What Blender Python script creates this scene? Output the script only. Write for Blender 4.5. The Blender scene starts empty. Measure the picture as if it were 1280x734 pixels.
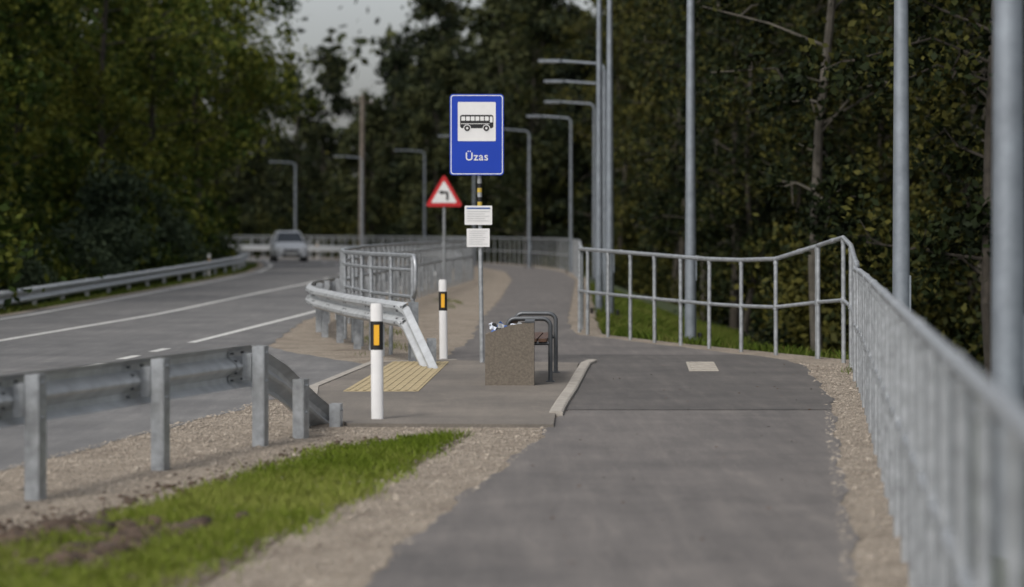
import bpy, math, random
import numpy as np
from mathutils import Vector, Matrix
random.seed(7); rng=np.random.default_rng(7)
S=bpy.context.scene
S.view_settings.view_transform='Standard'; S.view_settings.look='None'; S.view_settings.exposure=0

# ------------------------------------------------------------------ materials
def newmat(name):
    m=bpy.data.materials.new(name); m.use_nodes=True
    nt=m.node_tree; b=nt.nodes['Principled BSDF']; return m,nt,b
def noise(nt,scale,detail=4,rough=.6,vec=None,mapscale=None):
    tc=nt.nodes.new('ShaderNodeTexCoord'); n=nt.nodes.new('ShaderNodeTexNoise')
    n.inputs['Scale'].default_value=scale; n.inputs['Detail'].default_value=detail; n.inputs['Roughness'].default_value=rough
    if mapscale:
        mp=nt.nodes.new('ShaderNodeMapping'); mp.inputs['Scale'].default_value=mapscale
        nt.links.new(tc.outputs['Object'],mp.inputs['Vector']); nt.links.new(mp.outputs['Vector'],n.inputs['Vector'])
    else: nt.links.new(tc.outputs['Object'],n.inputs['Vector'])
    return n
def ramp(nt,src,stops):
    r=nt.nodes.new('ShaderNodeValToRGB'); e=r.color_ramp.elements
    while len(e)<len(stops): e.new(.5)
    for i,(p,c) in enumerate(stops):
        e[i].position=p; e[i].color=(*c,1)
    nt.links.new(src,r.inputs['Fac']); return r
def mixc(nt,mode,fac,a,b):
    m=nt.nodes.new('ShaderNodeMix'); m.data_type='RGBA'; m.blend_type=mode
    if isinstance(fac,(int,float)): m.inputs[0].default_value=fac
    else: nt.links.new(fac,m.inputs[0])
    nt.links.new(a,m.inputs[6]); nt.links.new(b,m.inputs[7]); return m.outputs[2]
def bump(nt,b,src,strength,dist):
    bp=nt.nodes.new('ShaderNodeBump'); bp.inputs['Strength'].default_value=strength; bp.inputs['Distance'].default_value=dist
    nt.links.new(src,bp.inputs['Height']); nt.links.new(bp.outputs['Normal'],b.inputs['Normal'])
def simple(name,c,rough=.6,metal=0,var=.15,scale=8,bs=0):
    m,nt,b=newmat(name)
    n=noise(nt,scale)
    lo=tuple(x*(1-var) for x in c); hi=tuple(min(1,x*(1+var)) for x in c)
    r=ramp(nt,n.outputs['Fac'],[(.3,lo),(.7,hi)])
    nt.links.new(r.outputs['Color'],b.inputs['Base Color'])
    b.inputs['Roughness'].default_value=rough; b.inputs['Metallic'].default_value=metal
    if bs: bump(nt,b,n.outputs['Fac'],bs,.01)
    return m
def asphalt(name,lo,hi,streak=.35,grain=.35):
    m,nt,b=newmat(name)
    fine=noise(nt,120,2,.7); f=ramp(nt,fine.outputs['Fac'],[(.3,lo),(.72,hi)])
    big=noise(nt,.7,5,.65); g=ramp(nt,big.outputs['Fac'],[(.3,(.70,.70,.70)),(.7,(1.15,1.13,1.1))])
    st=noise(nt,1,5,.65,mapscale=(6,.45,1)); s=ramp(nt,st.outputs['Fac'],[(.3,(.75,.75,.75)),(.5,(1,1,1)),(.70,(1.4,1.38,1.34))])
    c=mixc(nt,'MULTIPLY',1.0,f.outputs['Color'],g.outputs['Color'])
    c=mixc(nt,'MULTIPLY',streak,c,s.outputs['Color'])
    sp=nt.nodes.new('ShaderNodeTexVoronoi'); sp.inputs['Scale'].default_value=70
    tc=nt.nodes.new('ShaderNodeTexCoord'); nt.links.new(tc.outputs['Object'],sp.inputs['Vector'])
    spr=ramp(nt,sp.outputs['Distance'],[(.0,(1.9,1.85,1.8)),(.18,(1,1,1))])
    c=mixc(nt,'MULTIPLY',grain,c,spr.outputs['Color'])
    sc=noise(nt,1,3,.5,mapscale=(1.5,.35,1)); sc.inputs['Distortion'].default_value=1.5
    scr=ramp(nt,sc.outputs['Fac'],[(.49,(1,1,1)),(.50,(1.2,1.19,1.17)),(.51,(1,1,1))])
    c=mixc(nt,'MULTIPLY',.8,c,scr.outputs['Color'])
    nt.links.new(c,b.inputs['Base Color']); b.inputs['Roughness'].default_value=.85
    bump(nt,b,fine.outputs['Fac'],.4,.005); return m
def gravelmat(name,k=1.0):
    m,nt,b=newmat(name)
    tc=nt.nodes.new('ShaderNodeTexCoord')
    v=nt.nodes.new('ShaderNodeTexVoronoi'); v.inputs['Scale'].default_value=75; nt.links.new(tc.outputs['Object'],v.inputs['Vector'])
    sep=nt.nodes.new('ShaderNodeSeparateColor'); nt.links.new(v.outputs['Color'],sep.inputs['Color'])
    r=ramp(nt,sep.outputs[0],[(0,(.15*k,.126*k,.10*k)),(.45,(.29*k,.248*k,.20*k)),(.85,(.36*k,.315*k,.262*k)),(1,(.50*k,.455*k,.40*k))])
    big=noise(nt,1.6,7,.75); g=ramp(nt,big.outputs['Fac'],[(.32,(.55,.50,.46)),(.5,(.93,.91,.88)),(.7,(1.15,1.13,1.1))])
    c=mixc(nt,'MULTIPLY',1.0,r.outputs['Color'],g.outputs['Color'])
    nt.links.new(c,b.inputs['Base Color']); b.inputs['Roughness'].default_value=.95
    bump(nt,b,v.outputs['Distance'],.8,.014); return m
def leafmat(name,c1,c2,c3,trans=.3):
    m,nt,b=newmat(name)
    geo=nt.nodes.new('ShaderNodeNewGeometry')
    oi=nt.nodes.new('ShaderNodeObjectInfo')
    n=noise(nt,.45,3,.6)
    add=nt.nodes.new('ShaderNodeMath'); add.operation='MULTIPLY_ADD'; add.inputs[1].default_value=.35
    nt.links.new(geo.outputs['Random Per Island'],add.inputs[0]); nt.links.new(n.outputs['Fac'],add.inputs[2])
    ad2=nt.nodes.new('ShaderNodeMath'); ad2.operation='MULTIPLY_ADD'; ad2.inputs[1].default_value=.28
    nt.links.new(oi.outputs['Random'],ad2.inputs[0]); nt.links.new(add.outputs[0],ad2.inputs[2])
    r=ramp(nt,ad2.outputs[0],[(.45,c1),(.78,c2),(1.0,c3)])
    nt.links.new(r.outputs['Color'],b.inputs['Base Color']); b.inputs['Roughness'].default_value=.7
    b.inputs['Specular IOR Level'].default_value=.12
    if trans>0:
        t=nt.nodes.new('ShaderNodeBsdfTranslucent'); nt.links.new(r.outputs['Color'],t.inputs['Color'])
        mx=nt.nodes.new('ShaderNodeMixShader'); mx.inputs[0].default_value=trans
        out=nt.nodes['Material Output']
        nt.links.new(b.outputs[0],mx.inputs[1]); nt.links.new(t.outputs[0],mx.inputs[2]); nt.links.new(mx.outputs[0],out.inputs['Surface'])
    return m
M={}
M['galv']=simple('galvanised_steel',(.37,.39,.41),.42,.5,.28,14)
M['galv2']=simple('galvanised_beam',(.48,.50,.515),.45,.25,.18,5)
M['pole']=simple('lamp_pole_steel',(.25,.28,.315),.5,.5,.18,6)
M['asph']=asphalt('road_asphalt',(.115,.115,.117),(.19,.19,.192),.5)
M['path']=asphalt('path_asphalt',(.095,.088,.085),(.165,.154,.148),.6,.22)
M['patch']=asphalt('newer_asphalt',(.064,.060,.058),(.125,.117,.112),.6,.22)
M['slab']=asphalt('platform_paving',(.125,.112,.098),(.21,.190,.168),.25)
M['gravel']=gravelmat('gravel')
M['floor']=simple('forest_floor',(.015,.018,.009),.95,0,.5,1.5,.4)
M['turf']=simple('turf',(.036,.054,.014),.95,0,.45,3,.5)
M['soil']=simple('soil',(.070,.048,.034),.95,0,.5,9,.8)
M['paint']=simple('road_paint',(.58,.58,.56),.7,0,.25,6)
M['white']=simple('white_plastic',(.72,.72,.72),.45,0,.05,6)
M['black']=simple('black_plastic',(.012,.012,.013),.45)
M['orange']=simple('orange_reflector',(.80,.42,.03),.3,0,.05)
M['yellow']=simple('yellow_film',(.50,.36,.06),.4,0,.05)
M['blue']=simple('sign_blue',(.003,.042,.40),.35,0,.04,3)
M['red']=simple('sign_red',(.48,.015,.02),.35,0,.04,3)
M['signback']=simple('sign_back_grey',(.35,.36,.37),.5,.5)
M['conc']=simple('bin_concrete',(.135,.115,.092),.9,0,.22,40,.5)
M['kerb']=simple('kerb_concrete',(.33,.305,.27),.85,0,.2,9,.4)
M['tact']=simple('tactile_paving',(.40,.325,.19),.85,0,.12,9,.2)
M['tact2']=simple('tactile_paving_pale',(.36,.33,.285),.85,0,.12,9,.2)
M['wood']=simple('seat_wood',(.085,.045,.028),.6,0,.3,20)
M['dkmetal']=simple('dark_steel_tube',(.10,.107,.115),.4,.5,.15)
M['bark']=simple('bark',(.040,.034,.027),.95,0,.4,5,.6)
M['birch']=simple('pale_bark',(.085,.076,.062),.9,0,.5,3,.5)
M['oldwood']=simple('weathered_wood',(.13,.11,.09),.9,0,.25,4)
M['paper']=simple('paper',(.56,.60,.68),.7,0,.1)
M['bluetrash']=simple('blue_wrapper',(.05,.12,.35),.5,0,.3,20)
M['stone']=simple('loose_stones',(.30,.262,.217),.9,0,.4,7)
M['leafL']=leafmat('leaf_green',(.008,.017,.004),(.036,.060,.010),(.145,.155,.026),.25)
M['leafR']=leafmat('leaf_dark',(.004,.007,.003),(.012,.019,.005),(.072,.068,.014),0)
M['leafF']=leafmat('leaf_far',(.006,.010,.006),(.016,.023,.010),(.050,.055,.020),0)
M['leafW']=leafmat('leaf_willow',(.018,.030,.017),(.045,.066,.036),(.10,.13,.07),0)
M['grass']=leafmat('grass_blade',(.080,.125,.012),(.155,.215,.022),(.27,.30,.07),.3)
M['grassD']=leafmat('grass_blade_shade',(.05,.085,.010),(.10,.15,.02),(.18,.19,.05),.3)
M['carpaint']=simple('silver_car_paint',(.66,.68,.70),.3,.15,.04)
M['glass']=simple('car_glass',(.03,.04,.05),.08,0,.1)
M['tyre']=simple('tyre',(.02,.02,.02),.8)
M['lens']=simple('headlamp_lens',(.85,.87,.9),.1,0,.02)
M['plate']=simple('number_plate',(.8,.8,.78),.4,0,.03)

# ------------------------------------------------------------------ mesh builder
class MB:
    def __init__(s): s.v=[];s.f=[];s.m=[];s.sm=[];s.mats=[]
    def mi(s,k):
        if k not in s.mats: s.mats.append(k)
        return s.mats.index(k)
    def add(s,vs,fs,mat,smooth=False):
        o=len(s.v); s.v.extend([tuple(v) for v in vs]); i=s.mi(mat)
        for f in fs: s.f.append(tuple(a+o for a in f)); s.m.append(i); s.sm.append(smooth)
    def box(s,c,size,mat,rot=None,bev=0):
        x,y,z=[a/2 for a in size]; b=min(bev,x*.9,y*.9)
        if b>0:
            ring=[(-x+b,-y),(x-b,-y),(x,-y+b),(x,y-b),(x-b,y),(-x+b,y),(-x,y-b),(-x,-y+b)]
        else: ring=[(-x,-y),(x,-y),(x,y),(-x,y)]
        n=len(ring); vs=[Vector((a,q,-z)) for a,q in ring]+[Vector((a,q,z)) for a,q in ring]
        fs=[tuple(range(n))[::-1],tuple(range(n,2*n))]+[(i,(i+1)%n,n+(i+1)%n,n+i) for i in range(n)]
        R=rot or Matrix.Identity(3)
        s.add([R@v+Vector(c) for v in vs],fs,mat)
    def tube(s,pts,r,mat,n=10,cap=True):
        pts=[Vector(p) for p in pts]; k=len(pts)
        rs=r if isinstance(r,(list,tuple)) else [r]*k
        t=[]
        for i in range(k):
            d=(pts[min(i+1,k-1)]-pts[max(i-1,0)]); t.append(d.normalized() if d.length>0 else Vector((0,0,1)))
        u=t[0].orthogonal().normalized(); vs=[]
        for i in range(k):
            u=(u-t[i]*u.dot(t[i])); u=u.normalized() if u.length>1e-6 else t[i].orthogonal().normalized()
            w=t[i].cross(u)
            for j in range(n):
                a=2*math.pi*j/n; vs.append(pts[i]+(u*math.cos(a)+w*math.sin(a))*rs[i])
        fs=[(i*n+j,i*n+(j+1)%n,(i+1)*n+(j+1)%n,(i+1)*n+j) for i in range(k-1) for j in range(n)]
        s.add(vs,fs,mat,True)
        if cap:
            s.add(vs[:n],[tuple(range(n))[::-1]],mat); s.add(vs[-n:],[tuple(range(n))],mat)
    def sweep(s,path,prof,mat,smooth=False,cap=False):
        P=[Vector(p) for p in path]; k=len(P); n=len(prof); vs=[]
        for i in range(k):
            d=P[min(i+1,k-1)]-P[max(i-1,0)]; d.z=0; d.normalize(); nn=Vector((-d.y,d.x,0))
            for (u,z) in prof: vs.append(P[i]+nn*u+Vector((0,0,z)))
        fs=[(i*n+j,i*n+j+1,(i+1)*n+j+1,(i+1)*n+j) for i in range(k-1) for j in range(n-1)]
        s.add(vs,fs,mat,smooth)
        if cap: s.add(vs[:n],[tuple(range(n))],mat); s.add(vs[-n:],[tuple(range(n))[::-1]],mat)
    def poly(s,pts,mat):
        s.add(pts,[tuple(range(len(pts)))],mat)
    def prism(s,pts2,z0,z1,mat,side=None):
        n=len(pts2); b=[(x,y,z0) for x,y in pts2]; t=[(x,y,z1) for x,y in pts2]
        s.add(t,[tuple(range(n))],mat)
        s.add(b+t,[(i,(i+1)%n,n+(i+1)%n,n+i) for i in range(n)],side or mat)
    def obj(s,name,loc=(0,0,0),rotz=0,parent=None):
        me=bpy.data.meshes.new(name); me.from_pydata(s.v,[],s.f)
        for k in s.mats: me.materials.append(M[k])
        me.polygons.foreach_set('material_index',s.m); me.polygons.foreach_set('use_smooth',s.sm); me.update()
        o=bpy.data.objects.new(name,me); S.collection.objects.link(o); o.location=loc; o.rotation_euler=(0,0,rotz)
        if parent: o.parent=parent
        return o
def npmesh(name,V,F,mat):
    me=bpy.data.meshes.new(name); nv=len(V); nf=len(F); k=F.shape[1]
    me.vertices.add(nv); me.vertices.foreach_set('co',V.astype(np.float32).ravel())
    me.loops.add(nf*k); me.loops.foreach_set('vertex_index',F.astype(np.int32).ravel())
    me.polygons.add(nf); me.polygons.foreach_set('loop_start',np.arange(0,nf*k,k,dtype=np.int32))
    me.polygons.foreach_set('loop_total',np.full(nf,k,dtype=np.int32))
    me.materials.append(M[mat]); me.update(calc_edges=True); me.validate(); return me
def curve(pts,win=2.0):
    pts=sorted(pts,key=lambda p:p[1]); Y=np.array([p[1] for p in pts],float); X=np.array([p[0] for p in pts],float)
    yy=np.arange(-30,260,.25); xx=np.interp(yy,Y,X)
    s0=(X[1]-X[0])/(Y[1]-Y[0]); xx=np.where(yy<Y[0],X[0]+s0*(yy-Y[0]),xx)
    k=max(1,int(win/.25)); ker=np.hanning(2*k+3); ker/=ker.sum()
    pad=np.pad(xx,(k+1,k+1),mode='edge'); sm=np.convolve(pad,ker,'valid')
    return lambda y: np.interp(y,yy,sm)

# ------------------------------------------------------------------ layout curves (metres)
roadL=curve([(-12.8,2),(-10.6,30),(-9.6,48),(-9.75,64),(-10.0,85),(-10.4,102),(-11.6,120),(-13.6,138),(-15.6,147),(-20,158),(-27,165),(-42,172),(-80,180)],4)
roadR=curve([(-6.4,2),(-3.45,16.8),(-2.4,23.3),(-2.03,27),(-1.75,31),(-2.6,33),(-3.4,35.5),(-3.75,46),(-3.5,55),(-2.95,70),(-2.4,85),(-2.6,100),(-3.2,110),(-4.3,120),(-6.0,130),(-7.5,138),(-9.4,145),(-13.8,155),(-19.5,163),(-27.5,171),(-42,180),(-80,188)],1.0)
cline=curve([(-9.6,2),(-8.1,25),(-7.5,37.6),(-6.85,49.7),(-6.6,68),(-6.3,80),(-6.4,95),(-7.1,110),(-8.2,122),(-10.5,138),(-12.4,146),(-17,157),(-23,164),(-34,171.5)],4)
eline=curve([(-6.6,2),(-5.3,25),(-4.6,37),(-4.0,50),(-3.75,56),(-3.25,70),(-2.75,85),(-2.95,100),(-3.6,110),(-4.7,120),(-6.4,130),(-7.9,138),(-9.8,145),(-14.2,155),(-20,163)],3)
grail=curve([(-2.9,38.9),(-3.3,43),(-2.95,55),(-2.4,70),(-1.75,85),(-1.95,100),(-2.5,110),(-3.5,120),(-5.1,130),(-6.6,138),(-8.5,145),(-12.8,155),(-18.5,163),(-26.5,171),(-41,180)],3)
pathL=curve([(-1.6,2),(-.68,11.53),(-.476,13.84),(-.2,16.25),(.118,18.96),(.333,21.3),(.43,23.06),(.576,25.6),(.78,29.3),(.84,30.9),(-.9,31.6),(-.85,33),(-.6,38),(-.58,46),(-.28,60),(0,85),(-.25,102),(-.9,110),(-1.9,120),(-3.5,130),(-5.0,138),(-6.9,145),(-11.2,155),(-17,163),(-25,171),(-40,180)],.4)
pathR=curve([(.45,2),(1.567,11.5),(1.87,14.2),(2.417,18.96),(3.05,24.4),(3.5,30.7),(3.4,32),(2.6,34.6),(1.7,37.5),(.98,40),(1.0,46),(1.4,60),(2.1,85),(2.05,100),(1.6,110),(.6,120),(-1,130),(-3,140),(-5.4,147),(-9.4,156),(-15,165),(-23,174),(-38,183)],.8)
fenceX=curve([(.66,2),(1.8,11.5),(3.42,25),(3.95,30),(4.1,31.5),(3.7,32.6),(2.2,36.5),(1.1,40),(1.15,42),(1.35,50),(1.6,60),(2.25,85),(2.35,100),(1.95,110),(.95,120),(-.6,130),(-2.9,140),(-5.2,147),(-9.2,156),(-14.5,165),(-22.5,174),(-38,183),(-80,190)],.6)

# ------------------------------------------------------------------ ground
rows=np.concatenate([np.arange(-60,0,6),np.arange(0,60,.5),np.arange(60,190,1.5),np.array([195,205,220,250,300,400,600,900])])
offL=[(-600,-.6),(-120,-.6),(-40,-.6),(-15,-.5),(-7,-.45),(-3.5,-.4),(-2,-.3),(-1,-.12),(-.25,0)]
offR=[(.3,0),(.8,-.12),(1.6,-.45),(2.8,-.95),(4.5,-1.35),(8,-1.6),(14,-1.7),(30,-1.5),(120,-1.0),(600,-.6)]
V=[];ncol=len(offL)+len(offR)
for y in rows:
    a=float(roadL(y)); b=float(fenceX(y)); fade=1 if y<185 else 0
    for o,z in offL: V.append((a+o,y,z if fade else -.3))
    for o,z in offR: V.append((b+o,y,z if fade else -.3))
F=[];mi=[]
for i in range(len(rows)-1):
    for j in range(ncol-1):
        F.append((i*ncol+j,i*ncol+j+1,(i+1)*ncol+j+1,(i+1)*ncol+j))
        if j==len(offL)-1: mi.append(0 if rows[i]<185 else 2)
        elif j>len(offL)-5 and j<len(offL)+4: mi.append(1)
        else: mi.append(2)
me=bpy.data.meshes.new('ground'); me.from_pydata(V,[],F)
for k in ('gravel','turf','floor'): me.materials.append(M[k])
me.polygons.foreach_set('material_index',mi); me.polygons.foreach_set('use_smooth',[True]*len(F)); me.update()
g=bpy.data.objects.new('ground',me); S.collection.objects.link(g)

def ribbon(name,fL,fR,y0,y1,z,mat,step=.5,ncross=2):
    ys=np.arange(y0,y1+1e-6,step); b=MB(); vs=[]
    for y in ys:
        l=float(fL(y)); r=float(fR(y))
        for k in range(ncross): vs.append((l+(r-l)*k/(ncross-1),y,z))
    fs=[(i*ncross+j,i*ncross+j+1,(i+1)*ncross+j+1,(i+1)*ncross+j) for i in range(len(ys)-1) for j in range(ncross-1)]
    b.add(vs,fs,mat); return b.obj(name)
ribbon('road',roadL,lambda y:roadR(y)+.03*np.sin(y*3.1)+.02*np.sin(y*8),-20,186,.004,'asph',.25)
wob=lambda y: .03*np.sin(y*2.3)+.02*np.sin(y*5.1+1)+.012*np.sin(y*13)
ribbon('footpath',lambda y:pathL(y)+wob(y),lambda y:pathR(y)+wob(y+9)*.7,-5,183,.006,'path',.125)
ribbon('asphalt_patch',lambda y:max(pathL(y),.42)+.06,lambda y:pathR(y)+wob(y+9)*.7-.01,22.9,33.2,.010,'patch',.125)
b=MB()
def stripe(f,y0,y1,w,z=.009,step=1.0):
    ys=np.linspace(y0,y1,max(2,int((y1-y0)/step)+1)); pts=[(float(f(y)),y,z) for y in ys]
    b.sweep(pts,[(-w/2,0),(w/2,0)],'paint')
stripe(cline,2,34,.12); stripe(cline,35,82,.14)
y=86
while y<165: stripe(cline,y,y+3,.13); y+=9
stripe(eline,36.8,163,.13)
y=14
while y<36: stripe(eline,y,y+1,.13); y+=2
stripe(lambda y:roadL(y)+.35,2,158,.12)
b.obj('road_markings')

# ------------------------------------------------------------------ bus stop platform
PZ=.03
plat=[(-1.35,21.0),(.34,20.9),(.40,23.06),(.54,25.6),(.74,29.3),(.80,30.75),(-.7,31.35),(-1.64,30.9),(-1.98,26),(-1.80,23.2)]
b=MB(); b.prism(plat,-.05,PZ,'slab','slab'); b.obj('bus_stop_platform')
b=MB()
kp=[(.38,22.2,0),(.41,22.8,0),(.47,23.8,0),(.60,25.8,0),(.80,29.3,0),(.88,30.6,0),(.98,31.3,0)]
pr=[(-.06,-.05),(-.06,.034),(-.045,.045),(.045,.045),(.06,.034),(.06,-.05)]
P=[Vector(p) for p in kp]
for i in range(len(P)-1):
    L=(P[i+1]-P[i]).length; n=max(1,round(L/1.0))
    for q in range(n):
        a=P[i].lerp(P[i+1],q/n); c=P[i].lerp(P[i+1],(q+1)/n); d=(c-a).normalized()*.006
        b.sweep([a+d,c-d],pr,'kerb',cap=True)
b.obj('kerb')
b=MB(); kp=[(-1.82,23.15,0),(-2.01,26,0),(-1.67,30.9,0),(-.7,31.42,0)]
b.sweep(kp,[(.06,-.05),(.06,.03),(.045,.040),(-.045,.040),(-.06,-.05)],'kerb',cap=True); b.obj('kerb')
b=MB()
A=Vector((-1.66,25.2,0));B=Vector((-.92,25.2,0));C=Vector((-.76,30.9,0));D=Vector((-1.44,30.9,0))
b.prism([(p.x,p.y) for p in (A,B,C,D)],.02,PZ+.006,'tact')
for i in range(9):
    t=(i+.5)/9; p=A.lerp(B,t); q=D.lerp(C,t)
    b.sweep([(p.x,p.y+.05,PZ+.0065),(q.x,q.y-.05,PZ+.0065)],[(-.018,0),(-.012,.006),(.012,.006),(.018,0)],'tact')
for i in range(1,14):
    t=i/14; p=A.lerp(D,t); q=B.lerp(C,t); b.sweep([(p.x,p.y,PZ+.0068),(q.x,q.y,PZ+.0068)],[(-.006,.006),(.006,.006)],'conc')
b.obj('tactile_paving')
b=MB(); b.prism([(2.02,29.2),(2.36,29.2),(2.46,31.2),(2.12,31.2)],.011,.018,'tact2')
for i in range(5):
    y=29.4+i*.4; b.box((2.04+.02*i+.17,y,.022),(.30,.10,.01),'kerb')
b.obj('tactile_paving')

# ------------------------------------------------------------------ fences
def resample(pts,sp):
    P=[Vector(p) for p in pts]; out=[P[0].copy()]; need=sp
    for i in range(len(P)-1):
        a,c=P[i],P[i+1]; L=(c.xy-a.xy).length; pos=0
        while L-pos>=need:
            pos+=need; out.append(a.lerp(c,pos/L)); need=sp
        need-=L-pos
    return out
def pipefence(name,pts,sp=1.0,mid=.5,endcurve=False,rails=()):
    b=MB(); P=resample(pts,sp)
    for p in P:
        jx,jy=random.uniform(-.006,.006),random.uniform(-.006,.006)
        b.tube([(p.x+jx,p.y+jy,-.08),(p.x,p.y,p.z)],.0275,'galv',8)
        b.tube([(p.x,p.y,p.z*mid+.035),(p.x,p.y,p.z*mid-.035)],.034,'galv',8)
        b.tube([(p.x,p.y,p.z-.07),(p.x,p.y,p.z-.025)],.033,'galv',8)
    b.tube([(p.x,p.y,p.z) for p in P],.029,'galv',10)
    b.tube([(p.x,p.y,p.z*mid) for p in P],.024,'galv',8)
    for q in rails: b.tube([(p.x,p.y,p.z*q) for p in P],.022,'galv',8)
    for i in range(0,len(P)-1,3):
        d=(P[i+1]-P[i]).normalized(); q=P[i]+d*.35; q2=P[i]+d*.47
        b.tube([q,q2],.034,'galv',10)
    if endcurve:
        p=P[0]; d=(P[0]-P[1]).normalized(); r=.16
        m=p.z*mid
        arc=[(p.x,p.y,p.z)]+[(p.x+d.x*r*math.sin(a),p.y+d.y*r*math.sin(a),(p.z-r)+r*math.cos(a)) for a in np.linspace(.3,math.pi/2,5)]
        arc+=[(p.x+d.x*r*math.sin(a),p.y+d.y*r*math.sin(a),(m+r)+r*math.cos(a)) for a in np.linspace(math.pi/2,math.pi-.3,5)]+[(p.x,p.y,m)]
        b.tube(arc,.027,'galv',8)
    return b.obj(name)
ft=[(fenceX(y),y,1.2) for y in np.arange(1.5,28,1.0)]
ft+=[(3.82,28.3,1.22),(3.95,29.6,1.33),(4.03,30.5,1.47),(4.05,31.3,1.53),(3.98,31.9,1.52),(3.85,32.3,1.42)]
pipefence('railing',ft,1.0,.5)
ft2=[(3.85,32.3,1.42),(3.62,32.7,1.28),(3.3,33.5,1.23),(2.8,34.8,1.22),(2.2,36.5,1.26),(1.6,38.4,1.30),(1.10,40.1,1.33),(1.08,40.8,1.33)]
ft2+=[(float(fenceX(y)),y,1.30) for y in np.arange(42,100,2.0)]
pipefence('railing',ft2,1.0,.5)
ft3=[(float(fenceX(y)),y,1.30) for y in np.arange(100,183,1.5)]
pipefence('railing',ft3,1.5,.5)
lf=[(-1.25,32.2,1.30),(-1.9,34.6,1.30),(-2.5,38.3,1.30),(-2.8,42,1.30),(-2.85,44,1.30)]+[(float(grail(y))+.45,y,1.33) for y in np.arange(47,178,2.0)]
pipefence('railing',lf,1.25,.60,True,(.86,))

# ------------------------------------------------------------------ W-beam guardrails
WP=[(0.0,-.155),(.02,-.15),(.075,-.115),(.08,-.075),(.012,-.02),(.0,0),(.012,.02),(.08,.075),(.075,.115),(.02,.15),(0.0,.155)]
def guardrail(name,pts,posts,side=1,off=.12):
    b=MB(); prof=[(side*(off+u),z) for u,z in WP]
    prof2=[(side*(off+u+.004),z) for u,z in WP]
    b.sweep(pts,prof,'galv2'); b.sweep(pts,prof2,'galv2')
    P=[Vector(p) for p in pts]
    for (x,y,zt,full) in posts:
        k=min(range(len(P)-1),key=lambda i:((P[i].xy+P[i+1].xy)/2-Vector((x,y))).length)
        d=(P[k+1]-P[k]); d.z=0; d.normalize(); ang=math.atan2(d.y,d.x); R=Matrix.Rotation(ang,3,'Z')
        w=.11; dd=.09; t=.008; zc=(zt-.25)/2; h=zt+.25
        nn=Vector((-d.y,d.x,0))*side
        base=Vector((x,y,zc))
        b.box(base-nn*0.045,(w,t,h),'galv',R)
        b.box(base+d*(w/2-t/2)+nn*.002,(t,dd-t,h-.002),'galv',R)
        b.box(base-d*(w/2-t/2)+nn*.002,(t,dd-t,h-.002),'galv',R)
        if full:
            b.box(Vector((x,y,zt-.155))+nn*(off*.5+.028),(.09,off-.052,.20),'galv',R)
            pf=[(side*(off+u-.005),z) for u,z in WP]
            q0=Vector((x,y,zt-.155))-d*.16; q1=Vector((x,y,zt-.155))+d*.16
            b.sweep([q0,q1],pf,'galv2')
            for s1 in (-.12,.12):
                for zz,uo in ((-.10,.068),(.10,.068),(-.045,.04),(.045,.04)):
                    c0=Vector((x,y,zt-.155+zz))+d*s1+nn*(off+uo)
                    b.tube([c0+nn*.02,c0-nn*.022],.009,'dkmetal',6)
        for zz in (zt-.05,zt-.26):
            b.tube([Vector((x,y,zz))-nn*.049,Vector((x,y,zz))-nn*.060],.012,'galv',6)
    return b.obj(name)
zc=.595
def gx(Y): return -2.85+.2553*(Y-15.3)
pts=[(gx(Y),Y,zc) for Y in np.arange(3,19.01,1.0)]+[(-1.86,19.2,zc),(-1.80,19.5,.56),(-1.64,20.0,.40),(-1.47,21.0,.10),(-1.34,22.0,-.14)]
posts=[(gx(Y),Y,.75,True) for Y in (5.66,7.59,9.52,11.45,13.37,15.3,17.2,19.1)]+[(-1.64,19.85,.46,False),(-1.45,21.05,.19,False)]
guardrail('guardrail',pts,posts,side=1)
pts=[(-.70,29.2,-.16),(-1.12,30.85,.54),(-1.20,31.05,.595),(-1.55,32.3,.60),(-2.05,34.6,zc),(-2.5,37,zc),(-2.85,38.9,zc)]+[(float(grail(y)),y,zc) for y in np.arange(41,180,2.0)]
pp=resample([p for p in pts if p[1]>31.0],2.0)
posts=[(p.x,p.y,.75,p.y<60) for p in pp]+[(-.95,30.1,.35,False)]
guardrail('guardrail',pts,posts,side=1)
lg=curve([(-10.6,20),(-10.3,42),(-10.3,50),(-10.75,70),(-10.95,88),(-11.3,105),(-12.6,121),(-14.8,138),(-17.5,149),(-22,159)],3)
zl=lambda y: np.interp(y,[20,50,70,105,130],[.2,.26,.30,.45,.5])
pts=[(float(lg(y)),y,float(zl(y))) for y in np.arange(20,156,2.0)]
posts=[(p.x,p.y,p.z+.155,False) for p in resample(pts,4.0)]
guardrail('guardrail',pts,posts,side=-1)

# ------------------------------------------------------------------ marker posts
def delineator(x,y,h=1.0,z=0,tilt=0):
    b=MB(); r=.052
    def sec(z0,z1,mat,rr=r):
        n=14; ring=lambda zz,q:[(q*math.cos(a)+tilt*zz,q*.62*math.sin(a),zz) for a in [2*math.pi*i/n for i in range(n)]]
        vs=ring(z0,rr)+ring(z1,rr); b.add(vs,[(i,(i+1)%n,n+(i+1)%n,n+i) for i in range(n)],mat,True)
        b.add(ring(z1,rr),[tuple(range(n))],mat)
    sec(-.1,h*.61,'white'); sec(h*.61,h*.85,'black',r*1.01); sec(h*.85,h*.985,'white'); sec(h*.985,h,'white',r*.9)
    for s in (-1,1):
        b.box((tilt*h*.735,s*.034,h*.735),(.045,.012,.17),'orange')
    return b.obj('marker_post',(x,y,z))
delineator(-1.13,21.5,tilt=-.008); delineator(-.86,32.2,1.0,tilt=-.012); delineator(-11.6,152.5)
delineator(-11.0,93,1.0,-.2)

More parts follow.
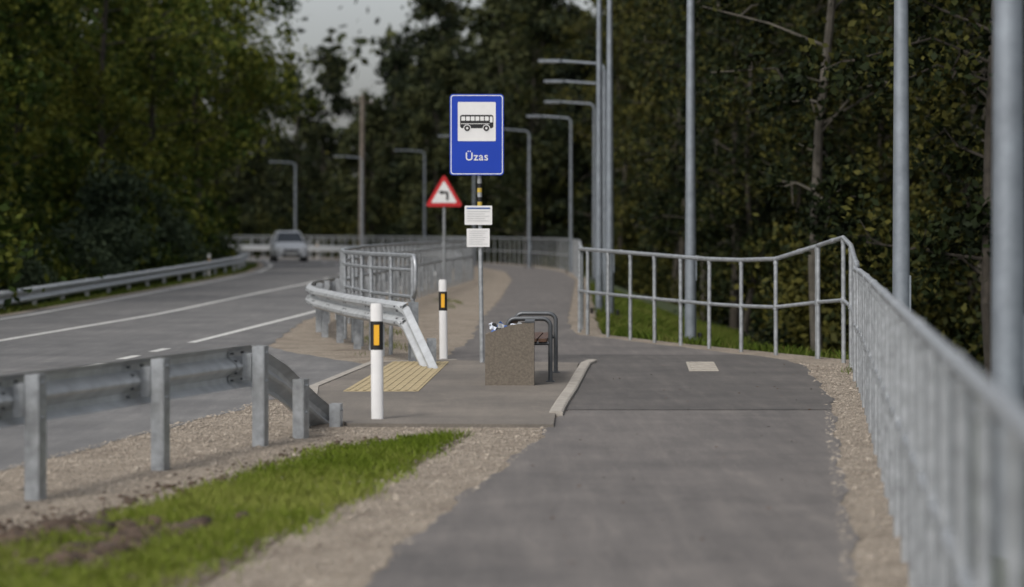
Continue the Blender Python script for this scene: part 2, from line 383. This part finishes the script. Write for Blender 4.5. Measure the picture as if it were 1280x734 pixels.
# ------------------------------------------------------------------ litter bin
b=MB()
prof=[(-.25,0),(.25,0),(.25,.64),(.02,.62),(-.25,.52)]
d=.44
fr=[(x,-d/2,z) for x,z in prof]; bk=[(x,d/2,z) for x,z in prof]
b.add(fr,[tuple(range(5))],'conc'); b.add(bk,[tuple(range(5))[::-1]],'conc')
b.add(fr+bk,[(0,5,6,1),(1,6,7,2),(4,9,5,0)],'conc')
def top(x): return np.interp(x,[-.25,.02,.25],[.52,.62,.64])
for (x0,x1,y0,y1) in [(-.25,.25,-d/2,-d/2+.05),(-.25,.25,d/2-.05,d/2),(-.25,-.20,-d/2+.05,d/2-.05),(.20,.25,-d/2+.05,d/2-.05)]:
    xs=sorted(set([x0,x1]+([.02] if x0<.02<x1 else [])))
    for a,c in zip(xs[:-1],xs[1:]):
        b.add([(a,y0,top(a)),(c,y0,top(c)),(c,y1,top(c)),(a,y1,top(a))],[(0,1,2,3)],'conc')
b.add([(-.20,-.17,.40),(.20,-.17,.40),(.20,.17,.40),(-.20,.17,.40)],[(0,1,2,3)],'black')
for x in (-.2,.2):
    b.add([(x,-.17,.40),(x,.17,.40),(x,.17,top(x)),(x,-.17,top(x))],[(0,1,2,3)],'conc')
for yy in (-.17,.17):
    b.add([(-.2,yy,.40),(.2,yy,.40),(.2,yy,.63),(.02,yy,.615),(-.2,yy,.53)],[(0,1,2,3,4)],'conc')
for i in range(34):
    p=Vector((random.uniform(-.19,.1),random.uniform(-.14,.14),random.uniform(.50,.60))); p.z+= .12*(p.x+.19)
    R=Matrix.Rotation(random.random()*6,3,'X')@Matrix.Rotation(random.random()*6,3,'Z')
    q=[R@Vector(v)*.8+p for v in [(-.04,-.03,0),(0,-.035,.02),(.045,-.02,.0),(.04,.03,.012),(0,.03,-.012),(-.035,.035,.01)]]
    b.add(q,[(0,1,4,5),(1,2,3,4)],random.choice(['paper','paper','bluetrash','signback','black']))
b.box((.205,0,.652),(.10,.40,.02),'dkmetal')
b.obj('litter_bin',(-.02,26.4,PZ),-.02)

# ------------------------------------------------------------------ bench
bench=bpy.data.objects.new('bench',None); S.collection.objects.link(bench); bench.location=(.19,26.8,PZ); bench.rotation_euler=(0,0,-.05)
def rnd_u(xa,xb,y,h,r=.08):
    pts=[(xa,y,0),(xa,y,h-r)]
    pts+=[(xa+r-r*math.cos(t),y,h-r+r*math.sin(t)) for t in np.linspace(.25,math.pi/2,5)]
    pts+=[(xb-r+r*math.sin(t),y,h-r+r*math.cos(t)) for t in np.linspace(0,math.pi/2-.2,5)]
    pts+=[(xb,y,h-r),(xb,y,0)]; return pts
for i,yy in enumerate((.05,1.75)):
    b=MB(); b.tube(rnd_u(-.24,.21,yy,.66),.024,'dkmetal',12); b.tube([(-.24,yy,.40),(.21,yy,.40)],.018,'dkmetal',10)
    for xx in (-.24,.21): b.box((xx,yy,.006),(.09,.09,.012),'dkmetal')
    b.obj('leg_frame_%d'%(i+1),parent=bench)
b=MB()
for k in range(4): b.box((-.185+k*.105,.90,.435),(.09,1.78,.035),'wood',bev=.008)
b.obj('seat',parent=bench)
b=MB(); b.box((-.205,.90,.58),(.028,1.66,.10),'wood',bev=.006); b.obj('backrest',parent=bench)

# ------------------------------------------------------------------ bus stop sign
bs=bpy.data.objects.new('bus_stop_sign',None); S.collection.objects.link(bs); bs.location=(-.36,30.8,PZ+.03); bs.rotation_euler=(0,0,.03)
b=MB(); b.tube([(0,0,-.1),(-.045,0,3.12)],.027,'galv',12)
b.obj('pole',parent=bs)
b=MB()
for i in range(6):
    z0=1.85+i*.055
    b.tube([(-.0145*(z0),0,z0),(-.0145*(z0+.05),0,z0+.052)],.030,['yellow','black','signback'][i%3],12)
b.obj('pole_bands',parent=bs)
def rrect(x0,x1,z0,z1,y,r,n=5):
    out=[]
    for cx,cz,a0 in ((x1-r,z1-r,0),(x0+r,z1-r,90),(x0+r,z0+r,180),(x1-r,z0+r,270)):
        for i in range(n+1):
            a=math.radians(a0+90*i/n); out.append((cx+r*math.cos(a),y,cz+r*math.sin(a)))
    return out
cx=-.065
def plate(b,x0,x1,z0,z1,y0,y1,r,mat,back):
    f=rrect(x0,x1,z0,z1,y0,r); k=rrect(x0,x1,z0,z1,y1,r); n=len(f)
    b.add(f,[tuple(range(n))],mat); b.add(k,[tuple(range(n))[::-1]],back); b.add(f+k,[(i,(i+1)%n,n+(i+1)%n,n+i) for i in range(n)],back)
b=MB()
X0,X1,Z0,Z1=cx-.325,cx+.325,2.22,3.195
plate(b,X0,X1,Z0,Z1,-.060,-.035,.04,'blue','signback')
o=rrect(X0+.012,X1-.012,Z0+.012,Z1-.012,-.0615,.034); i_=rrect(X0+.022,X1-.022,Z0+.022,Z1-.022,-.0615,.026); n=len(o)
b.add(o+i_,[(k,(k+1)%n,n+(k+1)%n,n+k) for k in range(n)],'white')
b.obj('panel',parent=bs)
b=MB(); sq=rrect(cx-.228,cx+.228,2.63,3.10,-.0625,.012); b.add(sq,[tuple(range(len(sq)))],'white')
def R2(x0,x1,z0,z1,mat,y,r=.01):
    q=rrect(x0,x1,z0,z1,y,r,3); b.add(q,[tuple(range(len(q)))],mat)
R2(cx-.20,cx+.20,2.785,2.945,'black',-.064,.025)
for k in range(6): R2(cx-.185+k*.0565,cx-.185+k*.0565+.046,2.875,2.925,'white',-.0655,.006)
R2(cx+.157,cx+.190,2.855,2.925,'white',-.0655,.006)
R2(cx-.19,cx+.15,2.835,2.842,'white',-.0655,.001)
for wx in (-.115,.115):
    for rr,mt,yy in ((.045,'white',-.0660),(.036,'black',-.0668),(.014,'white',-.0676)):
        c=[(cx+wx+rr*math.cos(a),yy,2.785+rr*math.sin(a)) for a in np.linspace(0,2*math.pi,20)[:-1]]; b.add(c,[tuple(range(len(c)))],mt)
b.obj('bus_pictogram',parent=bs)
cu=bpy.data.curves.new('t','FONT'); cu.body='\u00dczas'; cu.size=.135; cu.align_x='CENTER'; cu.extrude=.0006; cu.offset=.001; cu.space_character=1.08
to=bpy.data.objects.new('t',cu); S.collection.objects.link(to); bpy.context.view_layer.update()
me=bpy.data.meshes.new_from_object(to.evaluated_get(bpy.context.evaluated_depsgraph_get())); bpy.data.objects.remove(to)
me.materials.clear(); me.materials.append(M['white']); t=bpy.data.objects.new('stop_name',me); S.collection.objects.link(t); t.parent=bs; t.location=(cx,-.0625,2.40); t.rotation_euler=(math.pi/2,0,0)
b=MB(); plate(b,cx-.145,cx+.185,1.625,1.855,-.05,-.035,.01,'white','signback')
b.box((cx+.02,-.053,1.825),(.28,.004,.016),'bluetrash')
for k in range(5): b.box((cx+.02-(k%2)*.03,-.052,1.785-k*.028),(.27-(k%2)*.06,.003,.003),'signback')
b.obj('timetable',parent=bs)
b=MB(); plate(b,cx-.12,cx+.155,1.36,1.58,-.05,-.035,.005,'white','signback')
for k in range(7): b.box((cx+.02-(k%3)*.015,-.052,1.55-k*.026),(.22-(k%3)*.03,.003,.003),'signback')
b.obj('notice',parent=bs)
for zz in (2.35,3.0,1.74,1.47):
    b=MB(); b.box((-.0145*zz,-.015,zz),(.075,.045,.03),'galv'); b.obj('clamp',parent=bs)

# ------------------------------------------------------------------ warning sign
ws=bpy.data.objects.new('warning_sign',None); S.collection.objects.link(ws); ws.location=(-1.67,63,0)
b=MB(); b.tube([(0,0,-.1),(0,0,2.95)],.035,'galv',10); b.obj('pole',parent=ws)
def tri(s,y,z0,r=.05):
    h=s*math.sqrt(3)/2; c=[(-s/2,z0),(s/2,z0),(0,z0+h)]; cen=(0,z0+h/3); pts=[]
    for k,(x,z) in enumerate(c):
        dx,dz=cen[0]-x,cen[1]-z; L=math.hypot(dx,dz); ox,oz=x+dx/L*2*r,z+dz/L*2*r
        a0=[150,-90,30][k]
        for i in range(5):
            a=math.radians(a0+120*i/4); pts.append((ox+r*math.cos(a),y,oz+r*math.sin(a)))
    return pts
b=MB(); f=tri(.94,-.06,2.22,.05); k=tri(.94,-.04,2.22,.05); n=len(f)
b.add(f,[tuple(range(n))],'red'); b.add(k,[tuple(range(n))],'signback'); b.add(f+k,[(i,(i+1)%n,n+(i+1)%n,n+i) for i in range(n)],'signback')
f=tri(.64,-.064,2.315,.02); b.add(f,[tuple(range(len(f)))],'white')
b.add([(.05,-.068,2.38),(.11,-.068,2.38),(.11,-.068,2.56),(.07,-.068,2.60),(-.04,-.068,2.60),(-.04,-.068,2.54),(.05,-.068,2.54)],[(0,1,2,3,6),(3,4,5,6)],'black')
b.add([(-.04,-.068,2.51),(-.04,-.068,2.64),(-.14,-.068,2.575)],[(0,1,2)],'black')
b.obj('panel',parent=ws)

# ------------------------------------------------------------------ street lamps
def lamp(x,y,h,arm=1.75,r=.085,z0=-.3,ang=math.pi):
    b=MB()
    b.tube([(0,0,z0),(0,0,1.2),(0,0,h-.12)],[r,r*.93,r*.62],'pole',14)
    d=Vector((math.cos(ang),math.sin(ang),0))
    b.tube([Vector((0,0,h-.16)),Vector((0,0,h-.02))+d*.03,d*.14+Vector((0,0,h+.05)),d*(arm-.6)+Vector((0,0,h+.12))],.038,'pole',8)
    R=Matrix.Rotation(ang,3,'Z')
    b.box(d*(arm-.32)+Vector((0,0,h+.125)),(.62,.24,.07),'pole',R,bev=.05)
    b.box(d*(arm-.28)+Vector((0,0,h+.083)),(.46,.18,.018),'white',R)
    b.box((0,0,z0+.28),(.42,.42,.03),'dkmetal')
    b.box((r*.9,0,1.0),(.02,.09,.35),'pole')
    for sx in (-1,1):
        for sy in (-1,1): b.tube([(sx*.15,sy*.15,z0+.25),(sx*.15,sy*.15,z0+.40)],.03,'black',6)
    return b.obj('street_lamp',(x,y,0))
lamp(2.52,13,6.1,r=.09,z0=-.35); lamp(3.8,25,6.1,r=.09,z0=-.3)
for (x,y,h,r) in [(2.86,41,6.0,.095),(1.87,49,6.3,.085),(1.72,50.5,6.6,.08),(2.42,67,5.95,.08),(2.68,76,5.95,.08),(2.86,89,6,.075),(2.3,100,6,.075),(.76,113,6,.08),(-1.8,121,6,.08),(-4.95,145,6.1,.08),(-9.2,157,6.1,.085),(-14.3,169,6.1,.085),(-23,180,6.1,.085)]:
    lamp(x,y,h,1.75,r,z0=-.3 if y>42 else -.42,ang=math.pi+ (0 if y<110 else .25))
lamp(-11.9,-2,6.1)
b=MB(); b.tube([(0,0,-1.5),(0,0,4),(.05,0,10.6)],[.22,.19,.14],'oldwood',10); b.box((.05,0,10.1),(1.5,.1,.1),'oldwood')
for xx in (-.65,0.05,.7): b.tube([(xx,0,10.15),(xx,0,10.32)],.04,'white',8)
b.obj('utility_pole',(-9.85,168,0),.5)

# ------------------------------------------------------------------ car
def car():
    b=MB()
    st=[(0.0,.62,.50,.55,.58),(.06,.80,.60,.66,.70),(.35,.88,.74,.70,.84),(.95,.90,.88,.70,.99),(1.25,.90,.95,.70,1.05),
     (2.05,.90,.97,.60,1.56),(2.3,.90,.98,.60,1.62),(3.3,.90,1.0,.60,1.64),(4.05,.89,1.0,.58,1.57),(4.45,.86,1.0,.62,1.10),(4.55,.80,.6,.7,.70)]
    vs=[]
    for (y,w,zb,wt,zt) in st:
        half=[(w*.80,.22),(w*.97,.30),(w,.48 if zb>.6 else zb-.08),(w*.985,zb),(wt,zt-.03),(wt*.75,zt+.005)]
        vs+=[(x,y,z) for x,z in half]+[(-x,y,z) for x,z in half[::-1]]
    n=12; groups={'carpaint':[], 'glass':[], 'black':[]}
    for i in range(len(st)-1):
        for j in range(n):
            f=(i*n+j,(i+1)*n+j,(i+1)*n+(j+1)%n,i*n+(j+1)%n); m='carpaint'
            if j in (3,7) and 4<=i<=8: m='glass'
            if j in (4,5,6) and i in (4,8): m='glass'
            if j==11: m='black'
            groups[m].append(f)
    o=len(b.v); b.v.extend(vs)
    for m,fs in groups.items():
        for f in fs: b.f.append(tuple(a+o for a in f)); b.m.append(b.mi(m)); b.sm.append(m=='carpaint')
    b.add(vs[:n],[tuple(range(n))],'carpaint'); b.add(vs[-n:],[tuple(range(n))[::-1]],'carpaint')
    for s in (-1,1):
        b.tube([(s*.80,1.25,1.0),(s*.60,2.06,1.55),(s*.595,3.3,1.62),(s*.58,4.05,1.56),(s*.74,4.45,1.06)],.035,'carpaint',6)
        for y in (2.6,3.55): b.tube([(s*.89,y,.99),(s*.61,y,1.58)],.035,'carpaint',6)
        b.box((s*.62,.10,.70),(.34,.16,.14),'lens',bev=.05)
        b.box((s*.66,.035,.36),(.18,.06,.08),'lens',bev=.02)
        b.box((s*1.0,1.45,1.03),(.2,.1,.14),'carpaint',bev=.04)
        b.box((s*.70,4.5,.85),(.2,.1,.3),'red',bev=.03)
        for y in (.85,3.65):
            b.tube([(s*.70,y,.32),(s*.905,y,.32)],.32,'tyre',20); b.tube([(s*.89,y,.32),(s*.915,y,.32)],.21,'signback',14)
    b.box((0,-.005,.60),(.8,.06,.13),'black',bev=.02); b.box((0,-.012,.34),(1.0,.06,.16),'black',bev=.02)
    b.box((0,-.045,.44),(.52,.015,.11),'plate')
    return b
car().obj('car',(-11.75,136.5,.005),.16)

# ------------------------------------------------------------------ vegetation
def leaves(centers,sig,n,size,r):
    k=r.integers(0,len(centers),n); P=centers[k]+r.normal(0,1,(n,3))*sig[k][:,None]
    a=r.normal(0,1,(n,3)); a/=np.linalg.norm(a,axis=1)[:,None]
    c=r.normal(0,1,(n,3)); c=np.cross(a,c); c/=np.linalg.norm(c,axis=1)[:,None]
    s=size*r.uniform(.6,1.3,n)[:,None]
    V=np.stack([P-a*s,P+c*s*.6,P+a*s,P-c*s*.6],1).reshape(-1,3); F=np.arange(n*4).reshape(n,4); return V,F
def tree_mesh(name,seed,H,cb,cr,nl,ls,leaf,bark,tr=.16,nlimb=34):
    r=np.random.default_rng(seed); b=MB()
    k=8; tp=[]; x=y=0
    for i in range(k+1):
        z=-2.2+(H*.96+2.2)*i/k; tp.append((x,y,z)); x+=r.normal(0,.13); y+=r.normal(0,.13)
    b.tube(tp,[tr*(1-.85*i/k)+.01 for i in range(k+1)],bark,8)
    cen=[];sig=[]
    TP=np.array(tp)
    for i in range(nlimb):
        z=cb+(H-cb)*(i+r.random())/nlimb; p0=np.array([np.interp(z,TP[:,2],TP[:,0]),np.interp(z,TP[:,2],TP[:,1]),z])
        t=(z-cb)/(H-cb); L=cr*(math.sin(math.pi*min(1,(t*.85+.12)))**.6)*r.uniform(.5,1.15)
        a=r.random()*2*math.pi+i*2.4; up=r.uniform(.1,.7)
        d=np.array([math.cos(a),math.sin(a),up]); d/=np.linalg.norm(d)
        p1=p0+d*L*.5+r.normal(0,.1,3); p2=p0+d*L+np.array([0,0,-.12*L])+r.normal(0,.2,3)
        b.tube([p0,p1,p2],[tr*.28*(1-t*.6),tr*.16,.012],bark,5,False)
        for q in range(6):
            s=.3+.8*r.random(); c=p0+(p1-p0)*min(1,s*2) if s<.5 else p1+(p2-p1)*(s-.5)*2
            e=c+r.normal(0,.30*cr/3,3)
            if q<3: b.tube([c,(c+e)/2+r.normal(0,.05,3),e],[.022,.014,.006],bark,4,False)
            cen.append(e); sig.append(r.uniform(.13,.38)*cr/3.5)
    V,F=leaves(np.array(cen),np.array(sig),nl,ls,r)
    nb=len(b.v); allV=b.v+[tuple(v) for v in V]
    me=bpy.data.meshes.new(name); fs=b.f+[tuple(int(q)+nb for q in f) for f in F]
    me.from_pydata(allV,[],fs); me.materials.append(M[bark]); me.materials.append(M[leaf])
    me.polygons.foreach_set('material_index',[0]*len(b.f)+[1]*len(F)); me.update(); return me
TL=[tree_mesh('leafy_tree',s,H,cb,cr,15500,.125,'leafL','bark',.2) for s,H,cb,cr in ((1,15,1.0,4.6),(2,17,1.4,5.0),(3,13,.8,4.2),(4,18,5.6,5.6))]
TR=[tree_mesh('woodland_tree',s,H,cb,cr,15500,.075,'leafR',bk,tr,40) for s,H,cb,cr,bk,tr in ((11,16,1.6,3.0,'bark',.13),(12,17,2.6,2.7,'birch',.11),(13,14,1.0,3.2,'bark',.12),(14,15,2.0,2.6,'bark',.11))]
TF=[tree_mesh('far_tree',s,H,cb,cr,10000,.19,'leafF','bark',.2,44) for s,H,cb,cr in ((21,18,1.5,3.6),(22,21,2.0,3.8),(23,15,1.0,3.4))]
def bush_mesh(name,seed,H,R,nl,ls,leaf):
    r=np.random.default_rng(seed); b=MB(); cen=[];sig=[]
    for i in range(16):
        a=r.random()*6.28; l=R*r.random(); e=np.array([l*math.cos(a),l*math.sin(a),H*(1-.55*(l/R)**1.5)*r.uniform(.45,1)])
        b.tube([(e[0]*.1,e[1]*.1,-.6),(e[0]*.5,e[1]*.5,e[2]*.5),tuple(e)],[.03,.02,.006],'bark',4,False)
        for q in range(3):
            cen.append(e*np.array([1,1,r.uniform(.35,1)])+r.normal(0,.2,3)); sig.append(r.uniform(.18,.42))
    V,F=leaves(np.array(cen),np.array(sig),nl,ls,r)
    nb=len(b.v); me=bpy.data.meshes.new(name); me.from_pydata(b.v+[tuple(v) for v in V],[],b.f+[tuple(int(q)+nb for q in f) for f in F])
    me.materials.append(M['bark']); me.materials.append(M[leaf]); me.polygons.foreach_set('material_index',[0]*len(b.f)+[1]*len(F)); me.update(); return me
BW=[bush_mesh('willow_bush',s,h,r_,6500,.10,'leafW') for s,h,r_ in ((31,4.2,1.9),(32,3.2,1.6))]
BL=[bush_mesh('shrub',s,h,r_,5500,.11,'leafL') for s,h,r_ in ((33,2.6,1.7),(34,3.4,1.9))]
BR=[bush_mesh('undergrowth_shrub',s,h,r_,6500,.08,'leafR') for s,h,r_ in ((35,2.4,1.7),(36,3.6,1.8))]
def put(me,x,y,z,sc=1.0,sz=1.0):
    o=bpy.data.objects.new(me.name.split('.')[0],me); S.collection.objects.link(o); o.location=(x,y,z)
    o.rotation_euler=(random.uniform(-.04,.04),random.uniform(-.04,.04),random.random()*6.28); o.scale=(sc,sc,sc*sz); return o
R_=random.uniform
for (x,y,i,s) in [(-15.3,108,0,1.0),(-17.0,131,1,.95),(-15.4,134,3,1.05),(-14.6,118,3,1.0),(-15.0,92,1,.9),(-15.6,76,2,1.1),(-14.8,64,0,.9),(-15,52,1,.9),(-19,84,1,1.1),(-19.5,100,0,1.1),(-20,118,1,1.0),(-18.5,66,0,1.1),(-19,52,2,1.1),(-23,74,1,1.2),(-25,92,0,1.2),(-25,110,1,1.1),(-24,130,0,1.0),(-22.5,146,2,.9),(-28,146,1,1),(-30,120,0,1.2),(-30,90,0,1.2),(-24,58,1,1.2),(-17,38,0,1),(-17,24,1,1)]:
    put(TL[i],x,y,-.4,s)
for k in range(15):
    y=46+k*6.2; put((BW if k%3!=1 else BL)[k%2],float(roadL(y))-2.9-R_(0,1.0),y,-.45,R_(.75,1.1))
for k in range(16):
    y=44+k*6.5; put(BL[k%2],float(roadL(y))-5-R_(0,3),y,-.5,R_(1.0,1.6))
for k in range(20):
    y=32+k*6+R_(-2,2)
    for row in range(3):
        if row==0 and random.random()<.3: continue
        put(TR[random.randrange(4)],float(fenceX(y))+5.0+row*4.2+R_(-1.3,1.3)+(1.5 if y<46 else 0),y+R_(-2,2),-1.4,R_(.85,1.15))
put(TR[1],5.5,45,-1.4,1.0); put(TR[3],7.1,38,-1.4,1.0)
for k in range(46):
    y=32+k*3.1; put(BR[k%2],float(fenceX(y))+5.2+R_(-.3,5.5)+(1 if y<46 else 0),y,-1.5,R_(.7,1.15))
for k in range(34):
    t=k/33; x=-62+84*t+R_(-1,1); row=k%3
    y=196+row*9+R_(-3,3); s=np.interp(x,[-60,-26,-20,-14,-8,0,20],[.9,.80,.66,.80,.98,1.1,1.15])
    put(TF[k%3],x,y,-.6,float(s)*R_(.92,1.06))
for k in range(16):
    y=118+k*5; put(TF[k%3],float(fenceX(y))+7+R_(0,5),y,-1.2,R_(.75,1.0))
for k in range(26):
    x=-46+58*k/25; put(BR[k%2],x,191+R_(-3,3),-.5,R_(1.2,1.9))
def mass(name,segs,n,size,leaf):
    r=np.random.default_rng(5); cen=[];sig=[]
    for (x0,y0,x1,y1,h,dpt,cnt) in segs:
        for i in range(cnt):
            t=r.random(); cen.append(((x0+(x1-x0)*t)+r.normal(0,dpt),(y0+(y1-y0)*t)+r.normal(0,dpt),h*r.random()**.8*(0.8+.2*math.sin(t*37)))); sig.append(r.uniform(.8,1.8))
    V,F=leaves(np.array(cen),np.array(sig),n,size,r)
    me=npmesh(name,V,F,leaf); o=bpy.data.objects.new(name,me); S.collection.objects.link(o)
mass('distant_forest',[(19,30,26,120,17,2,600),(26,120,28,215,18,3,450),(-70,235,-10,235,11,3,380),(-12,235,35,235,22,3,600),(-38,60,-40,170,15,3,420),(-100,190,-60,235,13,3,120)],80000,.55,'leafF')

# grass
def inpoly(x,y,poly):
    c=np.zeros(len(x),bool); n=len(poly); j=n-1
    for i in range(n):
        xi,yi=poly[i];xj,yj=poly[j]
        c^=((yi>y)!=(yj>y))&(x<(xj-xi)*(y-yi)/(yj-yi+1e-12)+xi); j=i
    return c
def blades(name,x,y,z,h,w,mat,r):
    n=len(x); a=r.random(n)*2*np.pi; dx=np.cos(a)*w/2; dy=np.sin(a)*w/2; h=h*r.uniform(.35,1.25,n)
    lx=r.normal(0,.5,n)*h; ly=r.normal(0,.5,n)*h
    V=np.stack([np.stack([x-dx,y-dy,z],1),np.stack([x+dx,y+dy,z],1),np.stack([x+dx*.6+lx*.45,y+dy*.6+ly*.45,z+h*.6],1),np.stack([x+lx,y+ly,z+h],1),np.stack([x-dx*.6+lx*.45,y-dy*.6+ly*.45,z+h*.6],1)],1).reshape(-1,3)
    F=np.arange(n*5).reshape(n,5); me=npmesh(name,V,F,mat); o=bpy.data.objects.new(name,me); S.collection.objects.link(o); return o
gp=[(-3.9,4),(-3.1,9),(-2.75,12.3),(-2.3,13.6),(-1.98,16),(-1.45,18.6),(-.75,19.9),(-.3,20.2),(-.38,19.2),(-.72,16.5),(-1.04,13.84),(-1.27,11.5),(-1.9,6),(-2.2,4)]
r=np.random.default_rng(3)
x=r.uniform(-4,0,240000); y=r.uniform(4,20.4,240000)
k=inpoly(x,y,gp)
nz=np.sin(x*5.1+y*1.3)*np.sin(y*2.7-x*3.3)+.6*np.sin(x*11+y*7)*np.sin(y*9)
ctr=np.interp(y,[4,9,12.3,13.6,16,18.6,20.2],[-3.0,-2.4,-2.05,-1.75,-1.35,-1.0,-.5]); hw=np.interp(y,[4,12,16,18.6,20.2],[.85,.75,.6,.42,.12])
edge=np.abs(x-ctr)/hw
keep=k&(r.random(len(x))<np.clip(1.1-edge**3+nz*.32,0.03,1))&~((x<-1.85)&(y<14.0)&(y>12.2)&(nz<.25))
x=x[keep];y=y[keep]; x=x+r.normal(0,.05,len(x))
hz=.060*(1+.35*np.sin(x*7+y*4)*np.sin(y*6.1))
blades('grass',x,y,np.zeros(len(x)),hz,.008,'grass',r)
ic=lambda py: float(np.interp(py,[4,12.3,20.2],[-3.0,-2.05,-.5]))
sp=[((px-ic(py))*.85+ic(py),py,.005) for px,py in gp]
b2=MB(); b2.poly(sp,'soil'); b2.obj('soil')
def zright(o): return np.interp(o,[p[0] for p in offR],[p[1] for p in offR])
y=r.uniform(31,75,150000); o=r.uniform(.32,4.6,150000); x=fenceX(y)+o
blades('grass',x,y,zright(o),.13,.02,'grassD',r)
y=r.uniform(40,125,70000); o=-r.uniform(.3,3.6,70000); x=roadL(y)+o
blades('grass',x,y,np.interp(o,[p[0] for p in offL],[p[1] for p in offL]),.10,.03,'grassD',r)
n=5000; y=r.uniform(8,30,n); t=r.random(n); x=pathR(y)+.1+(fenceX(y)+.3-pathR(y)-.1)*t; k=(np.sin(x*9+y*2)*np.sin(y*1.7)>.35)&(t>.4)
blades('weeds',x[k],y[k],np.zeros(k.sum()),.07,.010,'grassD',r)
n=5000; y=r.uniform(33,60,n); x=grail(y)+r.uniform(-.1,1.8,n); k=(np.sin(x*5+y*.9)*np.sin(y*.7+x)>.5)&(x<pathL(y)-.1)&(x>roadR(y)+.35)
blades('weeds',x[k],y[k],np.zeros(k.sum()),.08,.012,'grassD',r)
# stones
ph=(1+5**.5)/2
ico=np.array([(-1,ph,0),(1,ph,0),(-1,-ph,0),(1,-ph,0),(0,-1,ph),(0,1,ph),(0,-1,-ph),(0,1,-ph),(ph,0,-1),(ph,0,1),(-ph,0,-1),(-ph,0,1)])/1.9
icf=np.array([(0,11,5),(0,5,1),(0,1,7),(0,7,10),(0,10,11),(1,5,9),(5,11,4),(11,10,2),(10,7,6),(7,1,8),(3,9,4),(3,4,2),(3,2,6),(3,6,8),(3,8,9),(4,9,5),(2,4,11),(6,2,10),(8,6,7),(9,8,1)])
def stones(name,x,y,s,mat,r):
    n=len(x); V=ico[None]*r.uniform(.6,1.25,(n,12,1)); a=r.random(n)*6.28; ca,sa=np.cos(a),np.sin(a)
    V=V*s[:,None,None]*np.array([1,.8,.55]); X=V[...,0]*ca[:,None]-V[...,1]*sa[:,None]; Y=V[...,0]*sa[:,None]+V[...,1]*ca[:,None]
    V=np.stack([X+x[:,None],Y+y[:,None],V[...,2]+.004],2).reshape(-1,3); F=(icf[None]+np.arange(n)[:,None,None]*12).reshape(-1,3)
    me=npmesh(name,V,F,mat); ob=bpy.data.objects.new(name,me); S.collection.objects.link(ob)
n=30000; y=r.uniform(8,24,n); lo=roadR(y)-.08; hi=pathL(y)+.03; x=lo+(hi-lo)*r.random(n)
k=~((y>20.9)&(x>-1.9)); x=x[k];y=y[k]
stones('gravel',x,y,r.exponential(.0040,len(x))+.0045,'stone',r)
n=7500; y=r.uniform(7,31,n); lo=pathR(y)-.08; hi=fenceX(y)+.2; x=lo+(hi-lo)*r.random(n); stones('gravel',x,y,r.exponential(.004,n)+.0045,'stone',r)
n=1800; y=r.normal(13.1,.6,n); x=r.normal(-2.2,.32,n); stones('soil_clods',x,y,r.exponential(.018,n)+.006,'soil',r)
n=1300; y=r.uniform(8,20,n); x=np.interp(y,[4,9,12.3,16,20.2],[-3.6,-3.1,-2.7,-2.0,-.9])+r.normal(0,.17,n); stones('soil_clods',x,y,r.exponential(.010,n)+.005,'soil',r)
n=160; y=r.uniform(10,31,n); x=pathL(y)-.3+r.random(n)*3.2
V,F=leaves(np.stack([x,y,np.full(n,.02)],1),np.full(n,.0),n,.016,r); V[:,2]=.02+.3*(V[:,2]-.02)
me=npmesh('fallen_leaves',V,F,'wood'); ob=bpy.data.objects.new('fallen_leaves',me); S.collection.objects.link(ob)

# ------------------------------------------------------------------ light
w=bpy.data.worlds.new('World'); S.world=w; w.use_nodes=True; nt=w.node_tree
bg=nt.nodes['Background']; sky=nt.nodes.new('ShaderNodeTexSky'); sky.sky_type='NISHITA'; sky.sun_disc=False
EL=math.radians(48); AZ=math.radians(215)
sky.sun_elevation=EL; sky.sun_rotation=AZ; sky.dust_density=4; sky.air_density=1.0
hs=nt.nodes.new('ShaderNodeHueSaturation'); hs.inputs['Saturation'].default_value=.30; hs.inputs['Value'].default_value=1.1
nt.links.new(sky.outputs[0],hs.inputs['Color']); nt.links.new(hs.outputs[0],bg.inputs['Color']); bg.inputs['Strength'].default_value=.15
sd=Vector((math.sin(AZ)*math.cos(EL),math.cos(AZ)*math.cos(EL),math.sin(EL)))
L=bpy.data.lights.new('sun','SUN'); L.energy=1.4; L.angle=math.radians(14); L.color=(1,.94,.86)
lo=bpy.data.objects.new('sun',L); S.collection.objects.link(lo); lo.rotation_euler=sd.to_track_quat('Z','Y').to_euler()

# ------------------------------------------------------------------ camera
c=bpy.data.cameras.new('camera'); co=bpy.data.objects.new('camera',c); S.collection.objects.link(co); S.camera=co
co.location=(0,0,1.6); co.rotation_euler=(math.radians(90),0,0); c.lens=90; c.sensor_width=36; c.clip_end=2000; c.clip_start=.1
c.shift_y=-77/1280
c.dof.use_dof=True; c.dof.focus_distance=26; c.dof.aperture_fstop=1.45
